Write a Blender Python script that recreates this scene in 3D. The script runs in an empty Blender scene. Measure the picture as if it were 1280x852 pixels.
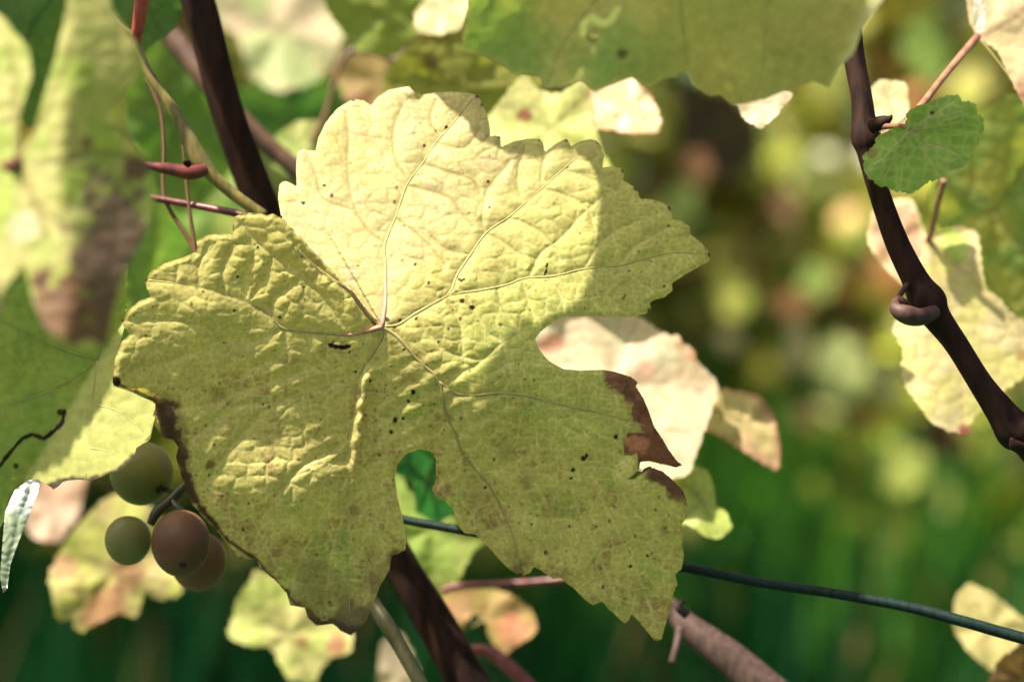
import bpy, math, random
import numpy as np
from mathutils import Vector

# ------------------------------------------------------------------ camera, light, exposure
SC = bpy.context.scene
COL = bpy.context.collection
PITCH = math.radians(8.0)
FOC = 0.57                      # metres to the sharp leaf
FPX = 1280 * 60.0 / 23.6        # focal length in photo pixels
S = FOC / FPX                   # metres per photo pixel at the sharp leaf
C0 = np.array([0.0, 0.0, 1.15])
FW = np.array([0.0, math.cos(PITCH), -math.sin(PITCH)])
UP = np.array([0.0, math.sin(PITCH), math.cos(PITCH)])
RT = np.array([1.0, 0.0, 0.0])
cd = bpy.data.cameras.new('camera'); cam = bpy.data.objects.new('camera', cd); COL.objects.link(cam)
cd.lens = 60.0; cd.sensor_width = 23.6; cd.clip_start = 0.02; cd.clip_end = 500
cam.location = C0; cam.rotation_euler = (math.pi / 2 - PITCH, 0, 0)
cd.dof.use_dof = True; cd.dof.focus_distance = FOC + 0.004; cd.dof.aperture_fstop = 6.0
cd.dof.aperture_blades = 0
SC.camera = cam

s_cam = np.array([-0.42, 0.86, 0.28]); s_cam /= np.linalg.norm(s_cam)
SUN = s_cam[0] * RT + s_cam[1] * UP - s_cam[2] * FW          # direction towards the sun
elev = math.asin(SUN[2]); azim = math.atan2(SUN[0], SUN[1])
w = bpy.data.worlds.new('World'); SC.world = w; w.use_nodes = True
nt = w.node_tree; sky = nt.nodes.new('ShaderNodeTexSky'); sky.sky_type = 'NISHITA'; sky.sun_disc = False
sky.sun_elevation = elev; sky.sun_rotation = azim
sky.dust_density = 6.0; sky.ozone_density = 0.4; sky.air_density = 0.8
bg = nt.nodes['Background']; bg.inputs['Strength'].default_value = 0.07
nt.links.new(sky.outputs[0], bg.inputs['Color'])
sl = bpy.data.lights.new('sun', 'SUN'); sl.energy = 5.0; sl.angle = math.radians(0.53); sl.color = (1.0, 0.93, 0.80)
so = bpy.data.objects.new('sun', sl); COL.objects.link(so)
so.rotation_euler = Vector(SUN).to_track_quat('Z', 'Y').to_euler(); so.location = (0, 0, 5)
SC.view_settings.view_transform = 'Standard'; SC.view_settings.look = 'None'
SC.view_settings.exposure = 1.52; SC.view_settings.gamma = 1.0
SC.render.engine = 'CYCLES'
SC.cycles.max_bounces = 10; SC.cycles.transmission_bounces = 8; SC.cycles.diffuse_bounces = 5

# ------------------------------------------------------------------ helpers
def P(u, v, d):
    u = np.asarray(u, float); v = np.asarray(v, float); d = np.asarray(d, float)
    x = (u - 640) / FPX * d; y = -(v - 426) / FPX * d
    return C0 + d[..., None] * FW + x[..., None] * RT + y[..., None] * UP

def hsh(i, j, k=0):
    n = (i.astype(np.int64) * 374761393 + j.astype(np.int64) * 668265263 + k * 2147483647 + 1013) & 0xffffffff
    n = ((n ^ (n >> 13)) * 1274126177) & 0xffffffff
    n = (n ^ (n >> 16)) & 0xffffffff
    return n / 4294967295.0

def vnoise(x, y, k=0):
    i = np.floor(x); j = np.floor(y); fx = x - i; fy = y - j
    fx = fx * fx * (3 - 2 * fx); fy = fy * fy * (3 - 2 * fy)
    a = hsh(i, j, k); b = hsh(i + 1, j, k); c = hsh(i, j + 1, k); d = hsh(i + 1, j + 1, k)
    return (a * (1 - fx) + b * fx) * (1 - fy) + (c * (1 - fx) + d * fx) * fy

def fbm(x, y, k=0, o=4):
    t = 0; a = 0.5; s = 0
    for q in range(o):
        t = t + a * vnoise(x * 2 ** q, y * 2 ** q, k + q * 7); s += a; a *= 0.5
    return t / s

def voro(x, y, k=0):
    """distance to the nearest border between jittered cells, and the cell's own random number"""
    i = np.floor(x); j = np.floor(y); f1 = np.full(x.shape, 9.0); f2 = np.full(x.shape, 9.0); r = np.zeros(x.shape)
    for a in (-1, 0, 1):
        for b in (-1, 0, 1):
            ci = i + a; cj = j + b
            px = ci + 0.15 + 0.7 * hsh(ci, cj, k); py = cj + 0.15 + 0.7 * hsh(ci, cj, k + 3)
            dd = np.hypot(px - x, py - y)
            m = dd < f1
            f2 = np.where(m, f1, np.minimum(f2, dd)); r = np.where(m, hsh(ci, cj, k + 5), r); f1 = np.where(m, dd, f1)
    return (f2 - f1) * 0.5, r

def seg_dist(x, y, pl):
    pl = np.asarray(pl, float); best = np.full(x.shape, 1e9); 
    for a, b in zip(pl[:-1], pl[1:]):
        dx, dy = b - a; L = dx * dx + dy * dy + 1e-9
        t = np.clip(((x - a[0]) * dx + (y - a[1]) * dy) / L, 0, 1)
        best = np.minimum(best, np.hypot(x - a[0] - t * dx, y - a[1] - t * dy))
    return best

def inside(x, y, poly):
    poly = np.asarray(poly, float); r = np.zeros(x.shape, bool); q = np.roll(poly, -1, 0)
    for (x0, y0), (x1, y1) in zip(poly, q):
        if y0 == y1: continue
        c = ((y0 > y) != (y1 > y)) & (x < (x1 - x0) * (y - y0) / (y1 - y0) + x0)
        r ^= c
    return r

def snap(x, y, polys):
    bx = x.copy(); by = y.copy(); best = np.full(x.shape, 1e9)
    for poly in polys:
        poly = np.asarray(poly, float); q = np.roll(poly, -1, 0)
        for a, b in zip(poly, q):
            dx, dy = b - a; L = dx * dx + dy * dy + 1e-9
            t = np.clip(((x - a[0]) * dx + (y - a[1]) * dy) / L, 0, 1)
            px = a[0] + t * dx; py = a[1] + t * dy; d = np.hypot(x - px, y - py); m = d < best
            best = np.where(m, d, best); bx = np.where(m, px, bx); by = np.where(m, py, by)
    return bx, by

def spline(pts, n=6):
    p = np.asarray(pts, float)
    if len(p) < 3: n = max(n, 2)
    e = np.vstack([2 * p[0] - p[1], p, 2 * p[-1] - p[-2]]); out = []
    for i in range(1, len(e) - 2):
        for k in range(n):
            t = k / n
            out.append(0.5 * ((2 * e[i]) + (e[i + 1] - e[i - 1]) * t + (2 * e[i - 1] - 5 * e[i] + 4 * e[i + 1] - e[i + 2]) * t * t
                              + (3 * e[i] - e[i - 1] - 3 * e[i + 1] + e[i + 2]) * t ** 3))
    out.append(p[-1]); return np.array(out)

def mesh_obj(name, V, F, mat, parent=None, loc=None, col=None, smooth=True):
    me = bpy.data.meshes.new(name)
    V = np.asarray(V, float)
    if loc is not None: V = V - np.asarray(loc)
    V32 = V.astype(np.float32)
    if isinstance(F, np.ndarray):
        n, k = F.shape
        me.vertices.add(len(V)); me.vertices.foreach_set('co', V32.ravel())
        me.loops.add(n * k); me.loops.foreach_set('vertex_index', F.astype(np.int32).ravel())
        me.polygons.add(n); me.polygons.foreach_set('loop_start', (np.arange(n) * k).astype(np.int32))
        me.update(calc_edges=True); me.validate()
    else:
        me.from_pydata(V32.tolist(), [], F); me.update()
    if smooth: me.polygons.foreach_set('use_smooth', np.ones(len(me.polygons), bool))
    if col is not None:
        at = me.attributes.new('tint', 'FLOAT_COLOR', 'POINT')
        c = np.ones((len(V), 4), np.float32); c[:, :3] = col; at.data.foreach_set('color', c.ravel())
    o = bpy.data.objects.new(name, me); COL.objects.link(o)
    if mat: me.materials.append(mat)
    if parent is not None: o.parent = parent
    return o

def tag(o, label=None, cat=None, group=None, kind=None):
    if label: o['label'] = label
    if cat: o['category'] = cat
    if group: o['group'] = group
    if kind: o['kind'] = kind
    return o

def root(name, loc, label, cat, group=None):
    o = bpy.data.objects.new(name, None); COL.objects.link(o); o.location = loc
    o.empty_display_size = 0.01
    return tag(o, label, cat, group)

# ------------------------------------------------------------------ materials
def leaf_mat(name, trans=0.38, rough=0.5, spec=0.35, glow=(1.0, 1.0, 0.55), grain=900.0, tgain=1.2):
    m = bpy.data.materials.new(name); m.use_nodes = True; t = m.node_tree; N = t.nodes; L = t.links
    pb = N['Principled BSDF']; out = N['Material Output']
    at = N.new('ShaderNodeAttribute'); at.attribute_name = 'tint'
    tc = N.new('ShaderNodeTexCoord')
    n1 = N.new('ShaderNodeTexNoise'); n1.inputs['Scale'].default_value = grain; n1.inputs['Detail'].default_value = 4
    n2 = N.new('ShaderNodeTexNoise'); n2.inputs['Scale'].default_value = grain * 0.17; n2.inputs['Detail'].default_value = 5
    L.new(tc.outputs['Object'], n1.inputs['Vector']); L.new(tc.outputs['Object'], n2.inputs['Vector'])
    ad = N.new('ShaderNodeMath'); ad.operation = 'ADD'
    L.new(n1.outputs['Fac'], ad.inputs[0]); L.new(n2.outputs['Fac'], ad.inputs[1])
    mr = N.new('ShaderNodeMapRange'); mr.inputs[1].default_value = 0.7; mr.inputs[2].default_value = 1.3
    mr.inputs[3].default_value = 0.80; mr.inputs[4].default_value = 1.18
    L.new(ad.outputs[0], mr.inputs[0])
    mul = N.new('ShaderNodeVectorMath'); mul.operation = 'SCALE'
    L.new(at.outputs['Color'], mul.inputs[0]); L.new(mr.outputs[0], mul.inputs['Scale'])
    L.new(mul.outputs[0], pb.inputs['Base Color'])
    pb.inputs['Roughness'].default_value = rough; pb.inputs['Specular IOR Level'].default_value = spec
    bp = N.new('ShaderNodeBump'); bp.inputs['Strength'].default_value = 0.25; bp.inputs['Distance'].default_value = 0.0002
    L.new(ad.outputs[0], bp.inputs['Height']); L.new(bp.outputs[0], pb.inputs['Normal'])
    tr = N.new('ShaderNodeBsdfTranslucent')
    m2 = N.new('ShaderNodeVectorMath'); m2.operation = 'MULTIPLY'; m2.inputs[1].default_value = tuple(g * tgain for g in glow)
    L.new(mul.outputs[0], m2.inputs[0]); L.new(m2.outputs[0], tr.inputs['Color'])
    mx = N.new('ShaderNodeMixShader'); mx.inputs[0].default_value = trans
    L.new(pb.outputs[0], mx.inputs[1]); L.new(tr.outputs[0], mx.inputs[2]); L.new(mx.outputs[0], out.inputs['Surface'])
    return m

def bark_mat(name, c1, c2, rough=0.6, scale=400, stretch=None, spec=0.4, bump=0.3):
    m = bpy.data.materials.new(name); m.use_nodes = True; t = m.node_tree; N = t.nodes; L = t.links
    pb = N['Principled BSDF']; tc = N.new('ShaderNodeTexCoord')
    n = N.new('ShaderNodeTexNoise'); n.inputs['Scale'].default_value = scale; n.inputs['Detail'].default_value = 6
    mp = N.new('ShaderNodeMapping'); mp.inputs['Scale'].default_value = stretch or (1, 1, 0.2)
    L.new(tc.outputs['Object'], mp.inputs[0]); L.new(mp.outputs[0], n.inputs['Vector'])
    cr = N.new('ShaderNodeValToRGB'); cr.color_ramp.elements[0].color = (*c1, 1); cr.color_ramp.elements[1].color = (*c2, 1)
    cr.color_ramp.elements[0].position = 0.35; cr.color_ramp.elements[1].position = 0.68
    L.new(n.outputs['Fac'], cr.inputs[0]); L.new(cr.outputs[0], pb.inputs['Base Color'])
    pb.inputs['Roughness'].default_value = rough; pb.inputs['Specular IOR Level'].default_value = spec
    bp = N.new('ShaderNodeBump'); bp.inputs['Strength'].default_value = bump; bp.inputs['Distance'].default_value = 0.0006
    L.new(n.outputs['Fac'], bp.inputs['Height']); L.new(bp.outputs[0], pb.inputs['Normal'])
    return m

M_HERO = leaf_mat('yellow_leaf', 0.36, 0.60, 0.25, (1.0, .97, 0.45), 1100)
M_LEAF = leaf_mat('vine_leaf_surface', 0.42, 0.55, 0.3, (1.0, 1.05, 0.5), 500)
M_FAR = leaf_mat('far_leaf_surface', 0.5, 0.5, 0.2, (1.0, 1.05, 0.5), 60)
M_GLOSS = leaf_mat('glossy_leaf_underside', 0.15, 0.18, 1.0, (1, 1, .6), 500)
M_CANE = bark_mat('dark_cane_bark', (0.008, 0.003, 0.002), (0.032, 0.012, 0.007), 0.75, spec=0.15)
M_CANE2 = bark_mat('brown_cane_bark', (0.05, 0.024, 0.014), (0.12, 0.062, 0.036), 0.6)
M_GREEN = bark_mat('green_shoot_skin', (0.07, 0.06, 0.02), (0.24, 0.19, 0.06), 0.3)
M_RED = bark_mat('dull_red_petiole_skin', (0.065, 0.013, 0.015), (0.17, 0.04, 0.035), 0.38)
M_RED2 = bark_mat('red_petiole_skin', (0.24, 0.03, 0.03), (0.45, 0.08, 0.07), 0.4)
M_PINK = bark_mat('pinkish_petiole_skin', (0.17, 0.075, 0.045), (0.32, 0.16, 0.09), 0.5)
M_DEAD = bark_mat('dead_stick_bark', (0.03, 0.014, 0.010), (0.085, 0.048, 0.036), 0.75, scale=900)
M_WIRE = bark_mat('dark_green_wire_coating', (0.003, 0.010, 0.008), (0.008, 0.022, 0.018), 0.6, 900, spec=.15)
M_OLD = bark_mat('old_shoot_skin', (.018,.017,.006), (.05,.045,.015), .4)
M_TEND = bark_mat('tendril_skin', (0.10, 0.05, 0.03), (0.2, 0.1, 0.05), 0.5)

# ------------------------------------------------------------------ tubes
def tube_geo(C, R, sides=12, ridge=0.0, seed=0):
    C = np.asarray(C, float); n = len(C); T = np.gradient(C, axis=0); T /= np.linalg.norm(T, axis=1)[:, None] + 1e-12
    ref = np.array([0.13, -0.93, 0.2]); V = []
    for i in range(n):
        a = np.cross(T[i], ref); 
        if np.linalg.norm(a) < 0.2: a = np.cross(T[i], [1, 0, 0])
        a /= np.linalg.norm(a); b = np.cross(T[i], a)
        for k in range(sides):
            th = 2 * math.pi * k / sides
            rr = R[i] * (1 + ridge * (math.sin(k * 2.3 + seed) * 0.5 + math.sin(k * 5.1 + i * 0.11 + seed) * 0.5))
            V.append(C[i] + rr * (math.cos(th) * a + math.sin(th) * b))
    F = []
    for i in range(n - 1):
        for k in range(sides):
            F.append([i * sides + k, i * sides + (k + 1) % sides, (i + 1) * sides + (k + 1) % sides, (i + 1) * sides + k])
    V.append(C[0]); V.append(C[-1]); a = len(V) - 2
    for k in range(sides):
        F.append([a, (k + 1) % sides, k]); F.append([a + 1, (n - 1) * sides + k, (n - 1) * sides + (k + 1) % sides])
    return np.array(V), F

def tube(name, pts, mat, parent=None, sides=12, n=8, ridge=0.0, loc=None, seed=0):
    """pts: (px, py, metres, radius in photo pixels)"""
    q = spline(pts, n); c = P(q[:, 0], q[:, 1], q[:, 2]); R = np.maximum(q[:, 3], 0.15) * q[:, 2] / FPX
    V, F = tube_geo(c, R, sides, ridge, seed)
    L = loc if loc is not None else c[0]
    o = mesh_obj(name, V, F, mat, parent, L)
    if parent is None: o.location = L
    return o

def tubes_joined(name, paths, mat, parent, loc, sides=6):
    VV = []; FF = []; b = 0
    for c, R in paths:
        V, F = tube_geo(c, R, sides); VV.append(V); FF += [[i + b for i in f] for f in F]; b += len(V)
    return mesh_obj(name, np.vstack(VV), FF, mat, parent, loc)

# ------------------------------------------------------------------ leaves
def grid_sheet(outline, holes, step, cuts=()):
    o = np.asarray(outline, float); x0, y0 = o.min(0) - 2 * step; x1, y1 = o.max(0) + 2 * step
    nx = int((x1 - x0) / step) + 1; ny = int((y1 - y0) / step) + 1
    X, Y = np.meshgrid(x0 + np.arange(nx) * step, y0 + np.arange(ny) * step)
    I = inside(X, Y, o)
    for h in holes: I &= ~inside(X, Y, h)
    q = (I[:-1, :-1].astype(int) + I[1:, :-1] + I[:-1, 1:] + I[1:, 1:]) >= 2
    idx = np.arange(nx * ny).reshape(ny, nx)
    F = np.stack([idx[:-1, :-1][q], idx[:-1, 1:][q], idx[1:, 1:][q], idx[1:, :-1][q]], 1)[:, ::-1]
    X = X.ravel().copy(); Y = Y.ravel().copy(); I = I.ravel()
    used = np.zeros(nx * ny, bool); used[F.ravel()] = True
    out = used & ~I
    X[out], Y[out] = snap(X[out], Y[out], [o] + list(holes))
    # inner rim vertices closer than 0.45 step are pulled to the outline too, for a clean edge
    nb = np.zeros(nx * ny, bool).reshape(ny, nx); J = (~I).reshape(ny, nx)
    nb[1:, :] |= J[:-1, :]; nb[:-1, :] |= J[1:, :]; nb[:, 1:] |= J[:, :-1]; nb[:, :-1] |= J[:, 1:]
    rim = np.where(nb.ravel() & I & used)[0]
    sx, sy = snap(X[rim], Y[rim], [o] + list(holes)); d = np.hypot(sx - X[rim], sy - Y[rim]) < 0.3 * step
    X[rim[d]] = sx[d]; Y[rim[d]] = sy[d]
    mp = -np.ones(nx * ny, int); mp[used] = np.arange(used.sum())
    return X[used], Y[used], mp[F]

def serrate(poly, tooth=14, amp=4, seed=1):
    rng = random.Random(seed); p = np.asarray(poly, float); out = []
    area = 0.5 * np.sum(p[:, 0] * np.roll(p[:, 1], -1) - np.roll(p[:, 0], -1) * p[:, 1])
    sg = 1 if area > 0 else -1
    for a, b in zip(p, np.roll(p, -1, 0)):
        L = np.hypot(*(b - a)); n = max(1, int(round(L / tooth))); nrm = np.array([(b - a)[1], -(b - a)[0]]) / (L + 1e-9) * sg
        for k in range(n):
            t = k / n; am = amp * rng.uniform(0.5, 1.2)
            out.append(a + (b - a) * t)
            out.append(a + (b - a) * (t + 0.45 / n) + nrm * am * 0.8)
            out.append(a + (b - a) * (t + 0.75 / n) + nrm * am)
    return np.array(out)

def mixc(a, b, t): return a * (1 - t[:, None]) + np.asarray(b) * t[:, None]
def sstep(a, b, x):
    t = np.clip((x - a) / (b - a), 0, 1); return t * t * (3 - 2 * t)

def leaf(name, label, outline, origin, d, veins=(), H=None, slope=(0, 0), curl=0.0, base=(0.4, 0.4, 0.12), alt=None,
         veincol=None, blobs=(), rim=None, step=4.0, relief=1.6, cell=26.0, holes=(), mat=None, petiole=None, petmat=None,
         group=None, cat='leaf', vw=1.6, teeth=None, vparts=True, noise=60, seed=0, colf=None, veinmat=None, gloss=None):
    if teeth: outline = serrate(outline, teeth[0], teeth[1], seed + 3)
    X, Y, F = grid_sheet(outline, holes, step)
    k = d / FOC                                    # photo pixels to metres at this depth
    ox, oy = origin
    vd = np.full(X.shape, 1e3)
    for vn in veins: vd = np.minimum(vd, seg_dist(X, Y, vn))
    e1, r1 = voro((X + 9 * vnoise(X / 40, Y / 40, seed)) / cell, (Y + 9 * vnoise(X / 40, Y / 40, seed + 9)) / (cell * 0.8), seed)
    rr = np.hypot(X - ox, Y - oy)
    def macro(x, y):
        if H is not None: return H(x, y)
        r = np.hypot(x - ox, y - oy)
        ph = np.arctan2(y - oy, x - ox)
        return (slope[0] * (x - ox) + slope[1] * (y - oy) + curl * r * r / 120.0
                + 0.07 * r * np.sin(5 * ph + seed) + 5 * (fbm(x / 70, y / 70, seed) - 0.5) * np.minimum(r / 60, 1.5))
    bump = relief * ((1 - np.exp(-vd / 6)) * 1.0 + (1 - np.exp(-e1 * cell / 4)) * 0.8)
    Hh = macro(X, Y) + bump
    pos = P(X, Y, d - Hh * S * k)
    base = np.array(base); alt = np.array(alt if alt is not None else base * 0.75)
    t = sstep(0.35, 0.65, fbm(X / noise, Y / noise, seed + 20))
    col = mixc(np.tile(base, (len(X), 1)), alt, t)
    vc = veincol if veincol is not None else base * 1.2
    col = mixc(col, vc, 0.7 * np.exp(-(vd / (vw * 1.3)) ** 2)); col = mixc(col, vc, 0.25 * np.exp(-(e1 * cell / 2.0) ** 2))
    if rim:
        o2 = np.asarray(outline); bd = seg_dist(X, Y, np.vstack([o2, o2[:1]]))
        col = mixc(col, rim[0], sstep(rim[1], 0, bd + (fbm(X / 14, Y / 14, seed + 4) - 0.5) * rim[1] * 1.6))
    for b in blobs:
        bx, by, br, bc = b[:4]; ar = b[4] if len(b) > 4 else 1.0
        dd = np.hypot(X - bx, (Y - by) * ar) + (fbm(X / 16, Y / 16, seed + 31) - 0.5) * br * 1.1
        col = mixc(col, bc, sstep(br, br * 0.6, dd) * 0.95)
    if colf is not None: col = colf(X, Y, col)
    loc = P(ox, oy, d)
    rt = root(name, loc, label, cat, group)
    bl = mesh_obj('blade', pos, F, mat or M_LEAF, rt, loc, np.clip(col, 0.002, 0.95))
    if vparts:
        for vn in veins:
            q = spline(np.asarray(vn, float), 5); tt = np.linspace(0, 1, len(q))
            R = vw * (1.15 - 0.85 * tt) * S * k
            c = P(q[:, 0], q[:, 1], d - (macro(q[:, 0], q[:, 1]) + 0.2) * S * k + .45 * R)
            V, FF = tube_geo(c, R, 6); mesh_obj('vein', V, FF, veinmat or M_VEIN, rt, loc)
    if petiole:
        tube('petiole', petiole, petmat or M_PINK, rt, 10, 8, loc=loc)
    return rt
M_VEIN = bark_mat('leaf_vein_skin', (0.31, 0.25, 0.08), (0.40, 0.33, 0.12), 0.7)
M_VEIN2 = bark_mat('dim_leaf_vein_skin', (0.24, 0.20, 0.06), (0.34, 0.28, 0.10), 0.6)
M_HOOK = bark_mat('brown_stub_bark', (.035,.014,.009), (.085,.036,.022), .6)
M_VEINP = bark_mat('pink_leaf_vein_skin', (0.42, 0.17, 0.13), (0.55, 0.30, 0.20), 0.6)


# ------------------------------------------------------------------ the sharp yellow leaf
O = (478.0, 408.0)
HERO = [(376,320),(365,288),(351,269),(347.6,249),(349,231),(354,225.6),(362,228),(371,233.5),(370,212),(371,193),(375,185),
(385,187.6),(394.6,188.5),(397.5,173),(407,153),(421,136),(432.7,128.5),(441.7,124),(455,125.6),(463.7,131.5),(472,121),(486,112.4),
(500,109.6),(511.5,108),(517,114),(525,122),(530,118),(545,115.5),(568,114.6),(587.6,116.6),(597.5,119.4),(604.5,133.5),(610,147.6),(613,164.5),
(612,170.7),(618.6,169.6),(625.6,171),(626,184),(642,177),(659,173.5),(674,173.5),(678.6,178.6),(681,190),(692.7,181),(704,175),(709,174),
(714,183),(723.7,177),(737.7,174),(746,176),(752,183),(755,195.5),(753,209.6),(766,208),(776,210),(780.6,215),(778.6,225),(792.7,233.5),
(797,238),(799.7,248),(814,249),(828,253),(838,259),(840.6,274),(852,276),(862,283),(863,292.7),(876,302.5),(885.6,314),(888,319),
(886,326.5),(873.5,333.5),(856.6,343),(840,354),(840.6,363),(831,371.5),(820,374),(812,378),(814,387),(807,392),(789,396),(761,396),
(732.7,395),(710,396),(693,401.7),(676,414),(669,424),(675,438),(687.6,452),(704.5,461),(724,463),(754,462),(769,464.6),(789,471),
(798,477.6),(794.6,482),(804.5,498),(811.5,515),(817,531.7),(828.5,548.6),(835.5,561),(845,574),(853,581),(845,584),(828.5,580),
(811.5,576),(800,577),(799,586),(792,594),(783,597),(785,599.5),(795,597),(802,590),(806,584),(814,584),(828.5,589),(842.5,600.7),(854,613),
(860,630),(859,646),(848.7,658.5),(854,670),(852,679.6),(855,693.7),(852,710.6),(844,717),(846.8,730),(842,740),(837,764),(830,786.6),
(827,798),(820,802),(811.5,792),(800,778),(789,766),(786,775),(780.6,778.8),(770.7,769.7),(761,761),(752,751),(741,756),(728.5,747),
(718.6,736),(707,727.5),(701.7,722),(690,723),(676,712),(668,708),(662,716),(650.7,719.6),(636.6,711),(622.5,697),(608.5,681.5),
(594,667.5),(580,666),(572,656),(566,636.5),(555,624.6),(545,622),(540,611),(545,597),(545,574.5),(538,564),(524,561),(507,567.5),
(497,580),(493.5,597),(497,622),(504,650.5),(508.5,673),(506.5,687),(498,691.5),(489.4,694),(486.6,712.7),(475,732),(467,752),
(458.5,774.6),(447,786),(438.7,794),(424.6,787),(416,779),(395,781.7),(385,772),(381,759),(362.7,756),(358.5,741),(343,724),(326,711),
(320,698.6),(298,697),(284,679),(269.7,660.6),(255.6,648),(240,630),(231,608),(224,585),(220,571),(223,558.5),(216,549),(205,547),(199,540),
(193,531),(191,518),(196,506),(190.6,500),(178,492),(164,490),(149.7,484),(141,479.6),(140.7,470),(142.7,462.5),(144,448),(152.5,426),
(162.4,417.5),(155,409),(152,400.5),(161,386.5),(175,375),(189,371),(183.5,361),(181,350),(189,338.6),(206,328.7),(228.6,321.7),
(245.5,314.6),(247,310),(245.5,300.6),(259.6,293.5),(282,292),(292,293.5),(290,282),(293,271),(304.6,266),(321.5,266),(334,269),
(341,266.8),(355,274),(366.6,290.7),(372,307.6),(376.5,314.5),(396,337),(429,360),(437,367),(452,388),(467,407),(472,408),(471,405),(457,386),(441,364),(430,357.5),(397.5,333.5)]
VP = [  # first-order veins
 [O,(482,375),(482,330),(480.5,320),(482,302.5),(494.6,271.5),(503,246),(511.5,226.5),(528.5,204),(545,178.6),(568,152),(590,125)],
 [O,(498,405.5),(521,391),(560,368),(571.5,343.5),(588.5,318),(608,291),(636,271.5),(656,254.6),(678.6,235),(704,212),(726.5,192.7)],
 [(521,391),(560,370),(600,363),(633.5,356),(656.6,347.6),(693,345),(730,336),(775,332),(817,321),(845,316),(885,318)],
 [O,(498,422),(521,448),(549,476),(556,512.5),(569,540.7),(580,569),(608.5,602.7),(625,631),(639.4,664.6),(650.7,709.7)],
 [(549,476),(577,493),(625,491),(662,495),(704.5,506),(738,513),(777.7,523),(806,531.7)],
 [O,(475.8,425),(453,462),(445,493),(439,529.5),(435,552),(434,586),(431,617),(429.6,648),(432,673),(436,720),(437,770)],
 [O,(440,417.5),(411.7,416),(355,410),(338.5,392),(310,378),(282,368),(251,359.7),(220,354),(186,350)],
]
VS = [  # second-order veins
 [(482,305),(461,288.5),(444,263),(437,238),(434,207),(435.5,173),(432,140)],[(444,263),(404.5,249),(394.6,221),(386,201)],
 [(511.5,226.5),(494.6,201),(491,164.5),(503,131)],[(551,173),(537,150),(545,125)],[(512,232),(559.4,246),(573.5,263),(590,283)],
 [(494,271),(530,300),(555,330)],[(528,204),(560,215),(590,225),(600,243)],[(545,178),(580,185),(600,160)],
 [(608,291),(602.5,277),(606.8,243),(616.6,226.5),(636,204)],[(656,254.6),(647.6,237.7),(647.6,212),(655,185)],[(678.6,235),(675.8,221),(680,198)],
 [(636,271.5),(664.5,283),(687,302),(700,325)],[(678,235),(712,246),(735,262),(745,290)],[(704,212),(735,222),(770,240)],
 [(588,318),(560,312),(540,296)],[(608,291),(640,310),(655,330)],
 [(662,345),(676,316.6),(701.7,297),(728,268),(760,240)],[(730,336),(755,300),(800,275)],[(775,332),(794.6,308),(835,285)],
 [(652,350),(662,378.6),(668,400)],[(685,347),(700,367),(706,388)],[(730,336),(752,360),(765,385)],[(777.7,333),(794.6,350),(812,362)],
 [(583,370),(594,388.6),(611,417),(628,428),(640,470)],[(560,374.5),(574,402.7),(577,419.6),(580,455)],[(620,359),(632,390),(650,415)],
 [(521,391),(535,415),(560,440),(600,450)],[(549,476),(590,460),(628,428)],
 [(560,515),(595,520),(640,530),(690,550),(732.7,582),(761,585),(789,605),(817,624.6)],
 [(569,540),(605,555),(637,607.7),(654,647),(672,690)],[(605,555),(650,575),(670.7,607.7),(690,647),(715,700)],
 [(690,550),(710,590),(721,634.5),(744,682),(755,708),(775,755)],[(732,582),(760,640),(785,690),(806,739),(820,790)],
 [(761,585),(800,650),(840,690)],[(785,700),(785,724.7),(787.6,753)],
 [(704,506),(740,550),(775,570)],[(662,495),(700,530),(735,548)],[(580,569),(560,590),(548,610)],[(608,602),(590,640),(585,655)],
 [(448,467),(411.7,477),(378,489.4),(349.7,503.5),(327,517.6),(299,548.6),(283.5,565.5),(262,600)],
 [(435,552),(400,570),(375,585),(364,596.5),(333,639),(318,680)],[(433,600),(405,640),(392,667),(375,700),(365,735)],[(431,640),(415,690),(408,740),(405,772)],
 [(453,462),(480,480),(500,520),(520,555)],[(445,493),(470,520),(485,560)],[(435,570),(460,600),(470,650),(480,690)],[(432,673),(455,700),(462,740)],
 [(355,410),(315,428),(287.7,424.5),(254,410),(214.5,400.6),(154,400.6)],[(355,410),(352,440),(300,470)],[(287,424),(228.6,445.6),(200,454),(166.6,462.5)],
 [(411,417),(405,450),(360,470),(300,490),(240,510),(205,505)],[(349,503),(290,510),(240,550)],
 [(437,416),(417,389),(389,355.5),(364,333),(341,319),(324,305),(299,276.6)],[(338,392),(345,370),(370,352)],[(310,378),(305,350),(318,320),(312,300)],
 [(282,368),(278,340),(290,310)],[(251,359),(248,335),(262,305)],[(220,354),(222,335)],[(389,355),(396,345)],[(310,378),(330,350),(341,319)],
]
GA = np.radians([-180,-150,-125,-100,-75,-50,-35,-22,0,20,45,75,100,132.9])
GV = np.array([.0,-.18,-.285,-.335,-.33,-.265,-.16,-.06,-.11,-.19,-.27,-.34,-.37,-.30])
def g_fold(ph):
    a = np.interp(ph, GA, GV)
    b = np.interp(ph, np.radians([133, 150, 180]), [.15, .085, 0.0])
    return np.where(ph > math.radians(132.9), b, a)
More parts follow.
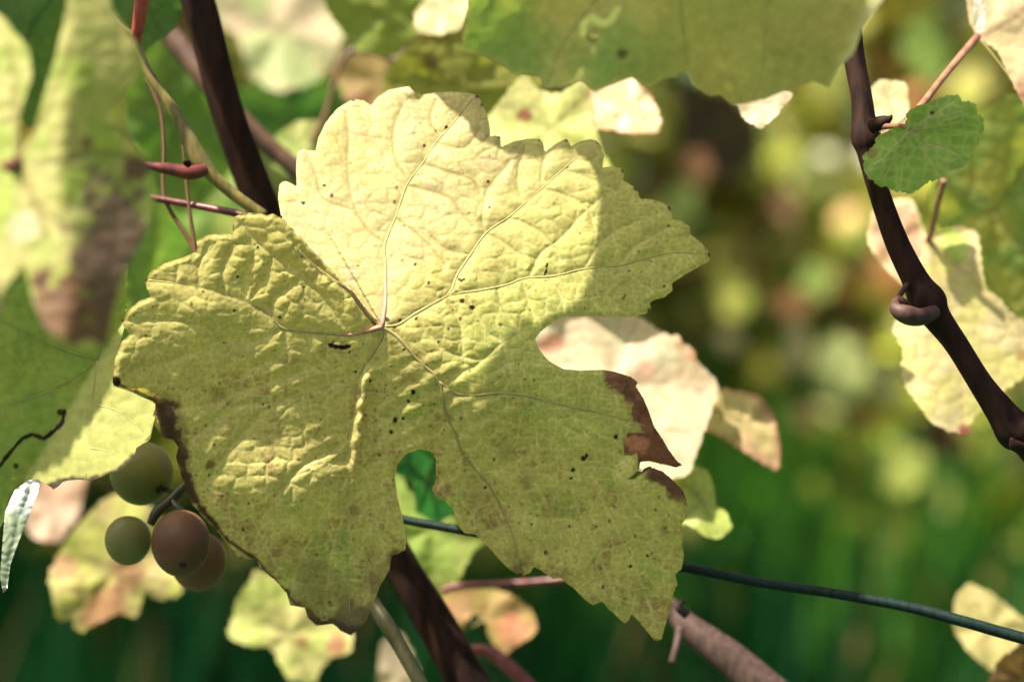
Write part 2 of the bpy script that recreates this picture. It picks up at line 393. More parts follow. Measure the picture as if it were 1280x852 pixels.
def hero_H(x, y):
    x = np.asarray(x, float); y = np.asarray(y, float)
    dx = x - O[0]; dy = O[1] - y; r = np.hypot(dx, dy); ph = np.arctan2(dy, dx)
    adj = np.interp(np.degrees(ph), [-115, -62, -25, 25], [0, 1, 1, 0]) * np.interp(r, [90, 230], [math.radians(22), 0]); ph = ph + adj
    # the slit between the left lobe and the top lobe runs 133..136 degrees out to the notch
    s = 0
    for off in (-0.18, -0.09, 0, 0.09, 0.18):
        p2 = np.where(np.abs(ph - math.radians(134)) < 0.3, ph, ph + off)
        p2 = np.where(p2 > math.pi, p2 - 2 * math.pi, p2); p2 = np.where(p2 < -math.pi, p2 + 2 * math.pi, p2)
        s = s + g_fold(p2) / 5
    h = r * s
    und = 9 * (fbm(x / 120, y / 120, 3) - 0.5) + 6 * (fbm(x / 60, y / 60, 5) - 0.5)
    return h + und * np.clip(r / 120, 0, 1.3)

def hero():
    step = 1.35
    X, Y, F = grid_sheet(HERO, [[(783,597.5),(790,597),(798,590),(802,581),(812,579),(828,582),(846,590),(828,586),(812,582.5),(805,585),(800,593),(791,599.5)]], step)
    # open the slit: no face may span it
    slit = np.array([(376,316),(397,336.5),(430,360),(438,366),(454,387),(471,407)], float)
    def side(x, y):
        best = np.full(x.shape, 1e9); sg = np.zeros(x.shape)
        for a, b in zip(slit[:-1], slit[1:]):
            dx, dy = b - a; L = dx * dx + dy * dy; t = ((x - a[0]) * dx + (y - a[1]) * dy) / L
            tc = np.clip(t, 0, 1); d = np.hypot(x - a[0] - tc * dx, y - a[1] - tc * dy); m = d < best
            best = np.where(m, d, best); sg = np.where(m, np.sign((x - a[0]) * dy - (y - a[1]) * dx), sg)
        return sg, best
    sg, sd = side(X, Y)
    near = (sd[F].max(1) < 3 * step) & (X[F].max(1) < 470)
    span = near & (np.abs(sg[F].sum(1)) < 4)
    F = F[~span]
    dx = X - O[0]; dy = O[1] - Y; r = np.hypot(dx, dy); ph = np.degrees(np.arctan2(dy, dx))
    d1 = np.full(X.shape, 1e3); d2 = np.full(X.shape, 1e3)
    for v in VP: d1 = np.minimum(d1, seg_dist(X, Y, spline(v, 3)))
    for v in VS: d2 = np.minimum(d2, seg_dist(X, Y, spline(v, 3)))
    wx = X + 9 * (vnoise(X / 38, Y / 38, 1) - .5) + 5 * (vnoise(X / 12, Y / 12, 2) - .5)
    wy = Y + 9 * (vnoise(X / 38, Y / 38, 4) - .5) + 5 * (vnoise(X / 12, Y / 12, 6) - .5)
    e1, r1 = voro(wx / 24, wy / 17, 11); e1 = e1 * 19
    e2, r2 = voro(wx / 8.5, wy / 7.5, 17); e2 = e2 * 8
    e3, r3 = voro(wx / 3.4, wy / 3.4, 23); e3 = e3 * 3.4
    # where the blade puffs up between the veins: strong at the left lobe and round the petiole, weak in the lower lobes
    amp = np.interp(ph, [-180,-140,-100,-60,-30,0,30,60,100,131,134,150,180], [.85,.75,.7,.55,.6,.85,.95,.72,.55,.5,.9,.95,.85])
    amp = amp * np.clip(1.0 - r / 800, .5, 1.2)
    amp = amp * (1 + .9 * np.exp(-((X - 370) ** 2 + (Y - 600) ** 2) / (2 * 45 ** 2)))
    dm = np.minimum(d1 / 1.6, d2)
    puff = amp * (5.0 * (1 - np.exp(-dm / 8.0)) + 2.2 * (1 - np.exp(-e1 / 3.2)) * (1 - np.exp(-dm / 5)) + 0.55 * (1 - np.exp(-e2 / 1.6)) + 0.12 * (1 - np.exp(-e3 / 1.0)))
    puff += amp * 2.4 * (r1 - .5) * (1 - np.exp(-e1 / 3.0)) * 0.8
    # fine cross ribs in the lower right lobe
    lr = sstep(-150, -100, ph) * sstep(-15, -45, ph)
    puff += lr * 0.9 * np.sin((0.55 * X + 0.9 * Y) / 3.6 + 5 * fbm(X / 50, Y / 50, 40)) * sstep(30, 60, r) * sstep(330, 160, r)
    # rolled tip at the top, curled burnt rim at the left
    H = hero_H(X, Y) + puff
    H = H + 10 * sstep(22, 0, np.hypot(X - 520, Y - 108)) 
    bd = seg_dist(X, Y, np.array(HERO + HERO[:1]))
    rimx = sstep(150, 180, X) * sstep(330, 200, X) * sstep(470, 500, Y)
    H = H - 7 * sstep(22, 0, bd) * rimx * (0.5 + fbm(X / 18, Y / 18, 50))
    H = H - 2.2 * sstep(7, 0, bd)
    for gx, gy, ga, gs in [(368, 622, 15, 38), (322, 602, 7, 22), (420, 604, 6, 20), (255, 395, 7, 22), (385, 585, 5, 15)]:
        H = H + ga * np.exp(-((X - gx) ** 2 + (Y - gy) ** 2) / (2 * gs * gs))
    v5 = seg_dist(X, Y, [(462,458),(455,493),(449,529.5),(446,556),(443,590)])
    H = H + 8.0 * np.exp(-(v5 / 7.5) ** 2) * sstep(440, 485, Y) * sstep(625, 560, Y) * (.75 + .5 * vnoise(X / 11, Y / 11, 90))
    H = np.where((sg > 0) & (ph > 120) & (sd < 60), H - 4.0 * sstep(60, 10, sd), H)
    pos = P(X, Y, FOC - H * S)
    # ---- colour of the blade, with sunlight painted cream on the top lobe
    n1 = fbm(X / 90, Y / 90, 60); n2 = fbm(X / 26, Y / 26, 61); n3 = fbm(X / 7, Y / 7, 62); n4 = fbm(X / 3.2, Y / 3.2, 63)
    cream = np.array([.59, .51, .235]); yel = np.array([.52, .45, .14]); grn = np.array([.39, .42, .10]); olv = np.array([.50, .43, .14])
    lit_top = sstep(15, 70, ph) * sstep(134, 132, ph)
    col = mixc(np.tile(yel, (len(X), 1)), cream, lit_top * sstep(.25, .6, n1 + .15))
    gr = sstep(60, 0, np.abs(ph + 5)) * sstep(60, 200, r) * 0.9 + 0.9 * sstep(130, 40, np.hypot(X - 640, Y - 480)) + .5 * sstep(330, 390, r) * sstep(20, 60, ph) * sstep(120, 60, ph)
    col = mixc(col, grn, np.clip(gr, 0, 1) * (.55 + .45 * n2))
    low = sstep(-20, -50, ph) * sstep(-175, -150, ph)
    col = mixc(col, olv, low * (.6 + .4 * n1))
    col = mixc(col, [.26, .36, .07], 0.55 * sstep(.55, .72, fbm(X / 45, Y / 45, 64)) * sstep(-170, -120, ph) * sstep(0, -40, ph))
    col = mixc(col, [.60, .43, .32], lit_top * .45 * sstep(.52, .72, fbm(X / 34, Y / 34, 65) * .7 + n3 * .3))       # pinkish cast
    col = mixc(col, [.32, .18, .08], (0.26 + .6 * low) * sstep(.54, .70, n2 * .5 + n3 * .5) * .9)
    col = mixc(col, [.30, .20, .08], low * .45 * sstep(.50, .70, fbm(X / 60, Y / 60, 68) * .6 + n3 * .4) * sstep(150, 330, r))
    col = mixc(col, [.40, .31, .12], lit_top * .35 * sstep(.5, .66, n3 * .5 + n4 * .5))                # tan freckles
    vein = np.exp(-(d2 / 1.7) ** 2); col = mixc(col, np.array([.58, .50, .20]), vein * .8 * (1 - lit_top)); col = mixc(col, [.36, .28, .10], vein * .85 * lit_top)  # veins painted darker on the sunlit lobe, paler on the shaded rest
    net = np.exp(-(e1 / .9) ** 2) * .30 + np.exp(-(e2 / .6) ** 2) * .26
    col = mixc(col, [.66, .61, .24], net * (1 - lit_top) * 1.5); col = mixc(col, [.42, .32, .13], net * lit_top * 1.5)  # fine net likewise: dark where sunlit, pale where shaded
    col = col * (0.84 + 0.18 * n4[:, None] + .14 * n3[:, None])
    col = mixc(col, [.60, .27, .22], sstep(75, 5, r) * np.exp(-(d1 / 4.5) ** 2) * (sstep(60, 80, ph) + sstep(170, 178, ph)))
    # brown, dead tissue
    brown = np.array([.22, .10, .06]); dk = np.array([.020, .010, .006])
    def dead(cx, cy, rad, c=brown, asp=1.0, sharp=.55, amt=1.0, nz=16, k=70):
        nonlocal col
        dd = np.hypot(X - cx, (Y - cy) * asp) + (fbm(X / nz, Y / nz, k) - .5) * rad * 1.3
        col = mixc(col, c, sstep(rad, rad * sharp, dd) * amt)
    left_rim = seg_dist(X, Y, [(141,476),(165,488),(190,500),(205,515),(214,545),(228,580),(240,620),(285,675),(322,700),(345,728),(372,756),(400,778),(440,790)])
    wr = np.interp(X, [140, 150, 185, 205, 222, 245, 290, 350, 400, 440], [3, 2, 5, 15, 17, 6, 2, 3, 8, 11])
    nn = np.clip((fbm(X / 9, Y / 9, 71) - .5) * 3.2, -.7, 1.2)
    col = mixc(col, [.30, .22, .09], .7 * sstep(1.9, .9, left_rim / (wr * (1 + .5 * nn))))
    col = mixc(col, [.11, .06, .036], sstep(1.0, .55, left_rim / (wr * (1 + .9 * nn))))
    col = mixc(col, dk, .5 * sstep(1.0, .4, left_rim / (wr * .45 * (1 + 1.3 * nn))))
    dead(146, 477, 7, dk)
    dead(438, 775, 44, [.10, .065, .055], 1.2, .3, .75); dead(475, 735, 42, [.15, .085, .05], .7, .2, .6); dead(495, 700, 16, [.12, .06, .04], 1, .3, .7)
    dead(400, 735, 60, [.22, .15, .07], 1.4, .2, .55, 26); dead(275, 492, 16, [.2, .12, .06], 1, .2, .5); dead(262, 580, 8, [.12, .06, .03], 1, .4, .8)
    # burnt right edge
    re = seg_dist(X, Y, [(757,464),(780,474),(795,490),(806,520),(818,545),(840,572)])
    wre = np.interp(Y, [462, 475, 520, 550, 580], [7, 15, 13, 10, 16])
    col = mixc(col, [.34, .26, .08], sstep(1.9, 1.0, re / (wre * (1 + .3 * nn))) * sstep(750, 762, X) * .7)
    col = mixc(col, brown, sstep(1.05, .8, re / (wre * (1 + .45 * nn))) * sstep(752, 760, X))
    col = col * (1 - .35 * (sstep(1.05, .9, re / wre) * sstep(.45, .7, n3) * sstep(752, 760, X)))[:, None]
    patch = [(778,556),(788,541),(812,540),(836,566),(853,581),(828,579),(800,577),(797,565),(790,569),(782,568)]
    pin = inside(X + 5 * nn, Y + 4 * (n3 - .5), patch).astype(float)
    col = mixc(col, [.20, .078, .045], pin); dead(795, 553, 16, [.46, .19, .12], 1.1, .5, .9, 12)
    dead(783, 580, 19, [.74, .66, .26], .8, .4, .9)
    edge2 = seg_dist(X, Y, [(806,588),(830,592),(850,612),(860,632)])
    col = mixc(col, [.15, .065, .045], sstep(1.0, .5, edge2 / (17 * (1 + .5 * nn))) * sstep(800, 815, X) * sstep(640, 615, Y))
    col = mixc(col, [.05, .02, .01], sstep(1.6, .6, np.abs(seg_dist(X, Y, [(800,577),(799,588),(790,597),(802,590),(812,583),(828,588),(845,600)]) - .6)) * .9)
    for cx, cy, rr_, am in [(650,712,13,.7),(632,560,14,.35),(560,520,12,.4),(655,600,14,.5),(690,640,20,.3),(830,662,8,.5),(595,675,18,.45),(740,748,9,.5),(705,715,12,.4),(600,620,30,.35),(510,470,12,.35),(648,700,22,.4),(440,640,20,.25),(360,690,26,.3)]:
        dead(cx, cy, rr_, [.2, .10, .05], 1, .2, am, 10)
    # serration tips turn dark
    for tx, ty in [(354,225),(375,184),(441,124),(597,120),(603,131),(674,174),(709,174),(748,177),(779,213),(794,235),(838,260),(887,319),(812,389),(650,719),(820,801),(300,697),(152,400),(181,350),(625,171),(326,712),(359,756),(386,775),(345,730)]:
        dead(tx, ty, 4.2, dk, 1, .3, .95, 5)
    # specks and chewed spots
    rng = np.random.RandomState(7)
    for i in range(460):
        a = rng.randint(len(X)); cx, cy = X[a], Y[a]; rad = .6 + 1.6 * rng.rand() ** 3
        if 20 < ph[a] < 133 and rng.rand() < .55: continue
        sel = np.where((np.abs(X - cx) < 9) & (np.abs(Y - cy) < 9))[0]
        dd = np.hypot(X[sel] - cx, (Y[sel] - cy) * rng.uniform(.7, 1.6)) + (n4[sel] - .5) * 1.5
        c = col[sel]; col[sel] = mixc(c, dk if rng.rand() < .4 else [.16, .08, .04], sstep(rad + .9, rad * .5, dd) * .9)
    for cx, cy, rx in [(558,159,3.2),(590,384,4.5),(578,376,3.8),(493,407,4.8),(484,399,4),(505,437,2.4),(454,430,2),(516,490,3.6),(510,501,3),(463,476,2.4),(482,482,2),
                       (494,525,4),(503,523,2.6),(489,539,3),(729,572,4.2),(733,569,3),(770,545,3.8),(716,587,3.5),(406,232,2.5),(379,254,2.5),(530,182,2.2),(610,227,2),(788,707,3),(809,694,2.2),(714,597,2.5),
                       (437,440,1.8),(322,309,2),(297,346,2.4),(349,396,2.4),(293,388,2.2),(519,330,2.8),(536,353,2.6),(548,427,2),(500,400,2.2),(520,398,2.4)]:
        sel = np.where((np.abs(X - cx) < 12) & (np.abs(Y - cy) < 12))[0]
        dd = np.hypot(X[sel] - cx, Y[sel] - cy) + (n4[sel] - .5) * 3; c = col[sel]; col[sel] = mixc(c, dk, sstep(rx, rx * .6, dd))
    for pl in [[(413,431),(420,433),(428,434),(436,433)],[(684,330),(683,339),(680,345),(676,347)],[(573,348),(577,351),(580,349)]]:
        dd = seg_dist(X, Y, pl) + (n4 - .5) * 2.6; wd = 3.4 if pl[0][0] < 450 else 1.7
        col = mixc(col, [.008, .006, .005], sstep(wd, wd * .7, dd))
    for cx, cy in [(578,157),(601,204),(613,232),(580,150),(600,208)]: dead(cx, cy, 4, [.55, .22, .12], 1, .3, .6, 5)
    loc = P(O[0], O[1], FOC)
    rt = root('grape_leaf', loc, 'large sharp yellow vine leaf, top lobe sunlit cream, edges burnt brown', 'leaf')
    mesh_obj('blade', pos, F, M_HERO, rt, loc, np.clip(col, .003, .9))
    for i, v in enumerate(VP):
        q = spline(v, 5); t = np.linspace(0, 1, len(q)); R = (3.3 - 2.5 * t) * S * (1.0 if i not in (2, 4) else .8)
        hh = hero_H(q[:, 0], q[:, 1])
        c = P(q[:, 0], q[:, 1], FOC - (hh + 0.3 - .55 * R / S) * S); V, FF = tube_geo(c, R, 8)
        mesh_obj('vein', V, FF, M_VEIN, rt, loc)
        if i in (0, 6):      # the pink base of this vein
            nb = 9 if i else 12; V, FF = tube_geo(c[:nb] - (.4 * R[0]) * FW, R[:nb] * np.linspace(1, .5, nb), 8); mesh_obj('vein_base', V, FF, M_VEINP, rt, loc)
    tube('petiole', [(476,410,.574,4.5),(458,389,.578,4.5),(438,366,.586,4.5),(400,335,.597,4.5),(360,300,.602,4.6),(320,266,.602,5)], M_GREEN, rt, 12, 8, loc=loc)
    return rt
hero()

# ------------------------------------------------------------------ unseen leaves added overhead, outlined to throw the shade wanted below
def shade_leaf(label, pts, t0, Q, base=(.3, .36, .07), seed=1, surf=None, teeth=None):
    """an added, unseen leaf cut to fit the shade it must throw; pts: pixels on a surface whose shade it throws"""
    pts = np.asarray(pts, float)
    W = P(pts[:, 0], pts[:, 1], surf(pts[:, 0], pts[:, 1]) if surf is not None else FOC)
    q = P(Q[0], Q[1], FOC) + SUN * t0
    e1 = np.cross(SUN, UP); e1 /= np.linalg.norm(e1); e2 = np.cross(e1, SUN)
    a = (W - q) @ e1 / S; b = (W - q) @ e2 / S
    poly = np.stack([a, b], 1)
    if teeth: poly = serrate(poly, *teeth)
    X, Y, F = grid_sheet(poly, [], 5.0)
    h = 14 * (fbm(X / 90, Y / 90, seed) - .5) + 3 * (fbm(X / 25, Y / 25, seed) - .5)
    pos = q + X[:, None] * S * e1 + Y[:, None] * S * e2 + (h * S)[:, None] * SUN
    col = mixc(np.tile(np.array(base), (len(X), 1)), np.array(base) * .8, fbm(X / 40, Y / 40, seed))
    rt = root('grape_leaf', q, label, 'leaf')
    mesh_obj('blade', pos, F, M_LEAF, rt, q, col)
    c = pos[np.argmax(pos @ UP)]
    cs = [c, c + .02 * UP + .004 * RT, c + .05 * UP + .01 * RT]
    V, FF = tube_geo(np.array(cs), [.0012, .0012, .0014], 8); mesh_obj('petiole', V, FF, M_PINK, rt, q)
hs = lambda x, y: FOC - (hero_H(x, np.minimum(y, 462)) + .22 * np.maximum(y - 462, 0)) * S   # past the fold the shade edge runs on along the upper face
shade_leaf('vine leaf just above the picture that shades the right of the large leaf',
    [(520,60),(528,100),(548,122),(562,139),(585,150),(592,172),(604,183),(625,190),(640,199),(655,196),(672,203),(690,193),(712,193),(728,198),(744,212),(750,240),(746,300),(741,335),(728,378),
     (700,392),(668,408),(655,400),(640,414),(628,440),(612,462),(596,474),(585,486),(600,520),(660,600),(800,640),(960,600),(960,250),(820,120),(640,60)],
    .115, (660, 330), seed=2, surf=hs)
shade_leaf('vine leaf high at the left that shades the grapes',
    [(0,520),(60,440),(240,440),(285,600),(290,690),(360,800),(290,950),(90,950),(20,700)], .13, (180, 640), seed=5, surf=lambda x, y: np.full(x.shape, .605), teeth=(20, 5))
shade_leaf('vine leaf above the picture beside the dark cane at the left',
    [(232,-60),(290,-80),(345,60),(385,200),(400,330),(352,300),(306,220),(246,60)], .14, (290, 120), seed=6, surf=lambda x, y: np.full(x.shape, .625), teeth=(20, 5))
shade_leaf('vine leaf above the picture that shades the toothed green leaf at the top',
    [(560,-60),(565,60),(640,110),(760,130),(900,140),(1040,125),(1062,60),(1066,-90),(800,-150)], .10, (820, 20), seed=9, surf=lambda x, y: np.full(x.shape, .505), teeth=(20, 5))
shade_leaf('vine leaf above the picture that shades the young leaf at the right',
    [(1030,60),(1110,90),(1235,100),(1260,200),(1200,270),(1120,260),(1060,200)], .15, (1150, 170), seed=10, surf=lambda x, y: np.full(x.shape, .562), teeth=(20, 5))
shade_leaf('vine leaf above the picture that shades the dark cane at the right',
    [(1045,200),(1120,215),(1170,330),(1230,440),(1330,560),(1300,620),(1215,530),(1130,410),(1085,320)], .19, (1180, 400), seed=12, surf=lambda x, y: np.full(x.shape, .575), teeth=(20, 5))

# ------------------------------------------------------------------ canes, shoots, wire
def thing_tube(name, label, cat, pts, mat, sides=16, n=10, ridge=0.04, extra=(), part='bark', group=None, seed=0):
    q0 = P(*[np.array(c) for c in pts[0][:3]]) if False else P(pts[0][0], pts[0][1], pts[0][2])
    rt = root(name, q0, label, cat, group)
    tube(part, pts, mat, rt, sides, n, ridge, loc=q0, seed=seed)
    for nm, p2, m2 in extra: tube(nm, p2, m2, rt, 10, 8, 0.02, loc=q0)
    return rt
thing_tube('vine_cane', 'thick dark brown cane running from top left down behind the large leaf', 'cane',
    [(215,-90,.63,20),(250,10,.628,20.5),(285,140,.63,20),(330,262,.635,21),(400,450,.64,21),(470,640,.64,20),(500,705,.64,21),(545,780,.64,24),(600,880,.64,27)], M_CANE, sides=28, ridge=.10)
thing_tube('vine_cane', 'blurred brown cane crossing behind the thick dark one at top left', 'cane',
    [(165,-20,.72,15),(230,65,.715,14),(300,148,.71,13),(345,190,.71,12),(400,240,.71,12),(470,330,.71,12)], M_CANE2)
thing_tube('vine_cane', 'dark zigzag cane with swollen nodes at the right edge', 'cane',
    [(1058,-40,.585,13),(1066,60,.583,13),(1077,120,.58,13),(1080,150,.579,15),(1082,172,.578,18),(1086,190,.578,15),(1096,232,.578,13),(1120,300,.578,14.5),(1146,352,.577,17),
     (1160,378,.576,24),(1172,398,.576,18),(1195,430,.576,15),(1225,478,.575,15),(1252,515,.574,19),(1270,538,.574,24),(1290,560,.574,18),(1340,640,.574,15)], M_CANE, sides=28, ridge=.07,
    extra=[('tendril_stub',[(1168,390,.572,9),(1150,396,.568,11),(1133,393,.566,12.5),(1120,385,.567,9),(1122,373,.57,4),(1134,356,.575,4)], M_HOOK),
           ('bud',[(1090,158,.574,10),(1104,152,.572,8),(1112,148,.571,4),(1115,144,.571,1)], M_CANE),
           ('bud',[(1136,386,.567,6),(1128,376,.566,5),(1124,371,.566,1.5)], M_CANE),
           ('bud',[(1276,560,.57,8),(1268,556,.568,7),(1264,548,.567,2)], M_CANE)])
thing_tube('green_shoot', 'thin green shoot with a dark bud at its node at upper left', 'shoot',
    [(118,-18,.60,5),(134,14,.60,5),(150,33,.60,4),(168,46,.60,4),(172,60,.60,5.5),(186,92,.60,6),(215,135,.60,7),(236,172,.60,9),(248,196,.60,11),(256,208,.60,10),(270,224,.60,8),(296,246,.601,7.5),(330,270,.602,7.5)],
    M_GREEN, ridge=.03, part='stem',
    extra=[('side_shoot',[(256,212,.599,8),(238,216,.597,9),(215,212,.596,8),(184,207,.595,5),(150,203,.595,4)], M_RED),
           ('red_petiole',[(171,54,.60,5),(171,44,.597,7),(174,25,.595,8),(179,-12,.592,9.5)], M_RED2),
           ('bud',[(236,206,.592,4),(233,203,.591,4.5),(231,201,.59,1.5)], M_CANE)])
thing_tube('petiole', 'thin dull red leaf stalk crossing behind the green shoot', 'leaf stalk',
    [(120,228,.615,4.5),(175,244,.612,4.5),(240,256,.61,4.5),(300,268,.606,5),(330,280,.606,5)], M_RED, part='stalk')
thing_tube('tendril', 'long thin brown tendril hanging left of the dark cane, the straighter one', 'tendril',
    [(184,96,.612,3),(196,125,.612,3),(202,145,.612,2.4),(205,185,.612,2.2),(204,235,.612,2.4),(212,262,.612,2.6),(234,296,.612,3),(250,330,.612,3)], M_TEND, 8, 8, 0, part='stem')
thing_tube('tendril', 'thinner brown tendril right of the straighter one by the shoot', 'tendril',
    [(222,150,.608,1.4),(228,180,.608,1.6),(232,215,.608,2.2),(236,255,.608,2.3),(240,285,.608,2.6),(246,325,.608,2.6)], M_TEND, 8, 8, 0, part='stem')
thing_tube('trellis_wire', 'dark green wire running behind the large leaf to the lower right', 'wire',
    [(330,600,.625,5.5),(420,628,.62,5.5),(505,649,.615,5.5),(590,665,.61,5.5),(700,686,.607,5.6),(850,708,.60,6),(945,727,.597,6.1),(1040,741,.594,6.3),(1130,757,.591,6.8),(1200,775,.588,7.2),(1290,800,.585,7.6),(1400,825,.58,8)],
    M_WIRE, 14, 10, 0, part='coating')
rs = thing_tube('dead_stick', 'broken pale dead stick with a snapped end at the bottom right', 'stick',
    [(838,750,.655,6),(846,766,.655,12),(862,784,.653,17),(890,806,.651,20),(925,834,.65,22),(990,890,.648,25)], M_DEAD, ridge=.12, n=14,
    extra=[('stub',[(850,785,.64,6),(846,806,.637,5),(840,828,.636,5)], M_DEAD),('snag',[(858,768,.63,6),(848,758,.629,5),(856,750,.629,3)], M_DEAD)])
thing_tube('petiole', 'thin red leaf stalk low behind the large leaf', 'leaf stalk',
    [(552,738,.69,5),(575,732,.69,4.5),(640,729,.688,4.5),(700,724,.686,4.5),(760,716,.68,4.5)], M_RED, part='stalk')
thing_tube('petiole', 'arched red stalk at the bottom edge beside the thick cane', 'leaf stalk',
    [(560,826,.67,8),(585,814,.67,8),(610,814,.67,8.5),(635,832,.668,9),(665,862,.666,10),(690,900,.664,10)], M_RED, part='stalk')
thing_tube('green_shoot', 'short green shoot beside the thick cane at the bottom', 'shoot',
    [(452,700,.61,7),(465,748,.61,8),(482,778,.608,10),(500,808,.607,9),(530,862,.605,9),(545,890,.604,9)], M_OLD, part='stem')
thing_tube('petiole', 'curved brown stalk among blurred leaves above the large leaf', 'leaf stalk',
    [(384,190,.74,4),(396,165,.74,3.5),(408,140,.74,3),(417,106,.74,3),(432,70,.74,3.5),(452,62,.74,3.5),(493,74,.738,4),(508,64,.737,4),(514,44,.736,4),(506,34,.736,3.5)], M_TEND, part='stalk')

# ------------------------------------------------------------------ grapes
def grape_mat(name, c1, c2):
    m = bark_mat(name, c1, c2, 0.42, 70, (1, 1, 1), 0.25, 0.05)
    pb = m.node_tree.nodes['Principled BSDF']; pb.inputs['Subsurface Weight'].default_value = 0.25
    pb.inputs['Subsurface Radius'].default_value = (.004, .003, .001); pb.inputs['Subsurface Scale'].default_value = 0.6
    return m
M_GG = grape_mat('green_grape_skin', (.12, .115, .035), (.19, .18, .055)); M_GR = grape_mat('red_grape_skin', (.09, .038, .02), (.16, .08, .035))
M_DK = bark_mat('dried_grape_tip', (.01, .006, .004), (.03, .015, .01), .8)
gl = P(215, 640, .60); gb = root('grape_bunch', gl, 'small bunch of four green and reddish grapes in shade below the leaf', 'grapes')
def berry(cx, cy, d, rx, ry, mat, tip):
    V = []; F = []; n, k = 28, 20
    c = P(cx, cy, d); s = d / FPX
    for j in range(k + 1):
        th = math.pi * j / k
        for i in range(n):
            ph = 2 * math.pi * i / n; rr = math.sin(th)
            V.append(c + s * (rx * rr * math.cos(ph) * RT - rx * rr * math.sin(ph) * FW + ry * math.cos(th) * (1 - .04 * math.cos(th)) * UP))
    for j in range(k):
        for i in range(n): F.append([j * n + i, j * n + (i + 1) % n, (j + 1) * n + (i + 1) % n, (j + 1) * n + i])
    b = mesh_obj('berry', V, F, mat, gb, gl)
    tx, ty, tz = tip; V = []; F = []          # the dried blossom end: a small rough disc on the skin
    t = c + s * np.array(tx * RT - ty * UP - tz * FW); nn = (t - c) / np.linalg.norm(t - c); a = np.cross(nn, RT); a /= np.linalg.norm(a); bb = np.cross(nn, a)
    for i in range(10): V.append(t + s * (5 + 1.5 * (i % 2)) * (math.cos(i * .628) * a + math.sin(i * .628) * bb))
    V.append(t + nn * s * 3); F = [[i, (i + 1) % 10, 10] for i in range(10)]
    o = mesh_obj('blossom_scar', V, F, M_DK, b, gl, smooth=False)
berry(177, 590, .607, 40, 40, M_GG, (26, 20, 25)); berry(160, 674, .60, 29, 31, M_GG, (-10, 20, -22))
berry(226, 677, .592, 37, 42, M_GR, (6, 27, 27)); berry(248, 700, .612, 35, 38, M_GR, (10, 20, -28))
tube('stem', [(250,590,.605,5),(232,606,.602,6),(212,626,.60,7),(196,640,.598,7),(188,655,.598,5)], M_OLD, gb, 10, 8, loc=gl)
tube('stem', [(214,624,.60,4),(222,634,.598,4),(228,640,.596,5)], M_OLD, gb, 10, 8, loc=gl)
tube('stem', [(220,615,.602,3),(208,612,.604,3.5),(202,612,.606,4)], M_OLD, gb, 10, 8, loc=gl)

# ------------------------------------------------------------------ other leaves close by
CR = (.72, .62, .34); PK = (.62, .36, .24); YG = (.40, .44, .11); GN = (.16, .27, .06); OL = (.27, .28, .07); BR = (.16, .08, .05); DG = (.08, .17, .045)
leaf('young_leaf', 'small round green toothed leaf in front of the cane at the right',
    [(1133,158),(1135,141),(1148,132),(1160,131),(1172,125),(1186,120),(1199,120),(1200,128.5),(1213,128),(1221.5,134),(1221,142.6),(1227,146),(1230,160),(1223,172.5),(1220,183),(1211,195),(1206,207),(1198.6,211),
     (1184.6,213),(1176,218),(1172,224),(1162,225),(1151,234),(1139,242),(1126,238),(1118,239),(1109,232),(1098,232),(1093,225),(1084,220),(1080,211),(1081,202.5),(1079,194),(1086,190),(1095,179.6),(1096.5,171),(1109,165.5),(1121,159),(1135,164)],
    (1139,163), .562, [[(1139,163),(1147,176),(1160,196),(1172,218)],[(1139,163),(1160,162),(1186,162),(1222,166)],[(1139,163),(1152,152),(1172,140),(1192,128)],[(1139,163),(1132,185),(1128,205),(1126,232)],[(1139,163),(1122,180),(1105,198),(1092,205)],
                       [(1150,180),(1175,182),(1200,196)],[(1160,162),(1180,150),(1210,142)],[(1132,185),(1114,205),(1106,222)]],
    slope=(-.1, -.15), base=(.27, .41, .085), alt=(.22, .35, .07), veincol=(.62, .64, .30), step=1.3, relief=.6, cell=17, vw=.8, teeth=(8,2.2), seed=3, noise=30,
    blobs=[(1166,142,4,(.03,.03,.01)),(1090,190,10,(.3,.24,.08)),(1200,211,4,(.4,.3,.1)),(1152,170,5,(.28,.3,.08))], petiole=[(1139,163,.562,3),(1128,158,.566,3.4),(1112,158,.57,3.6),(1095,158,.574,4.5)], petmat=M_TEND)
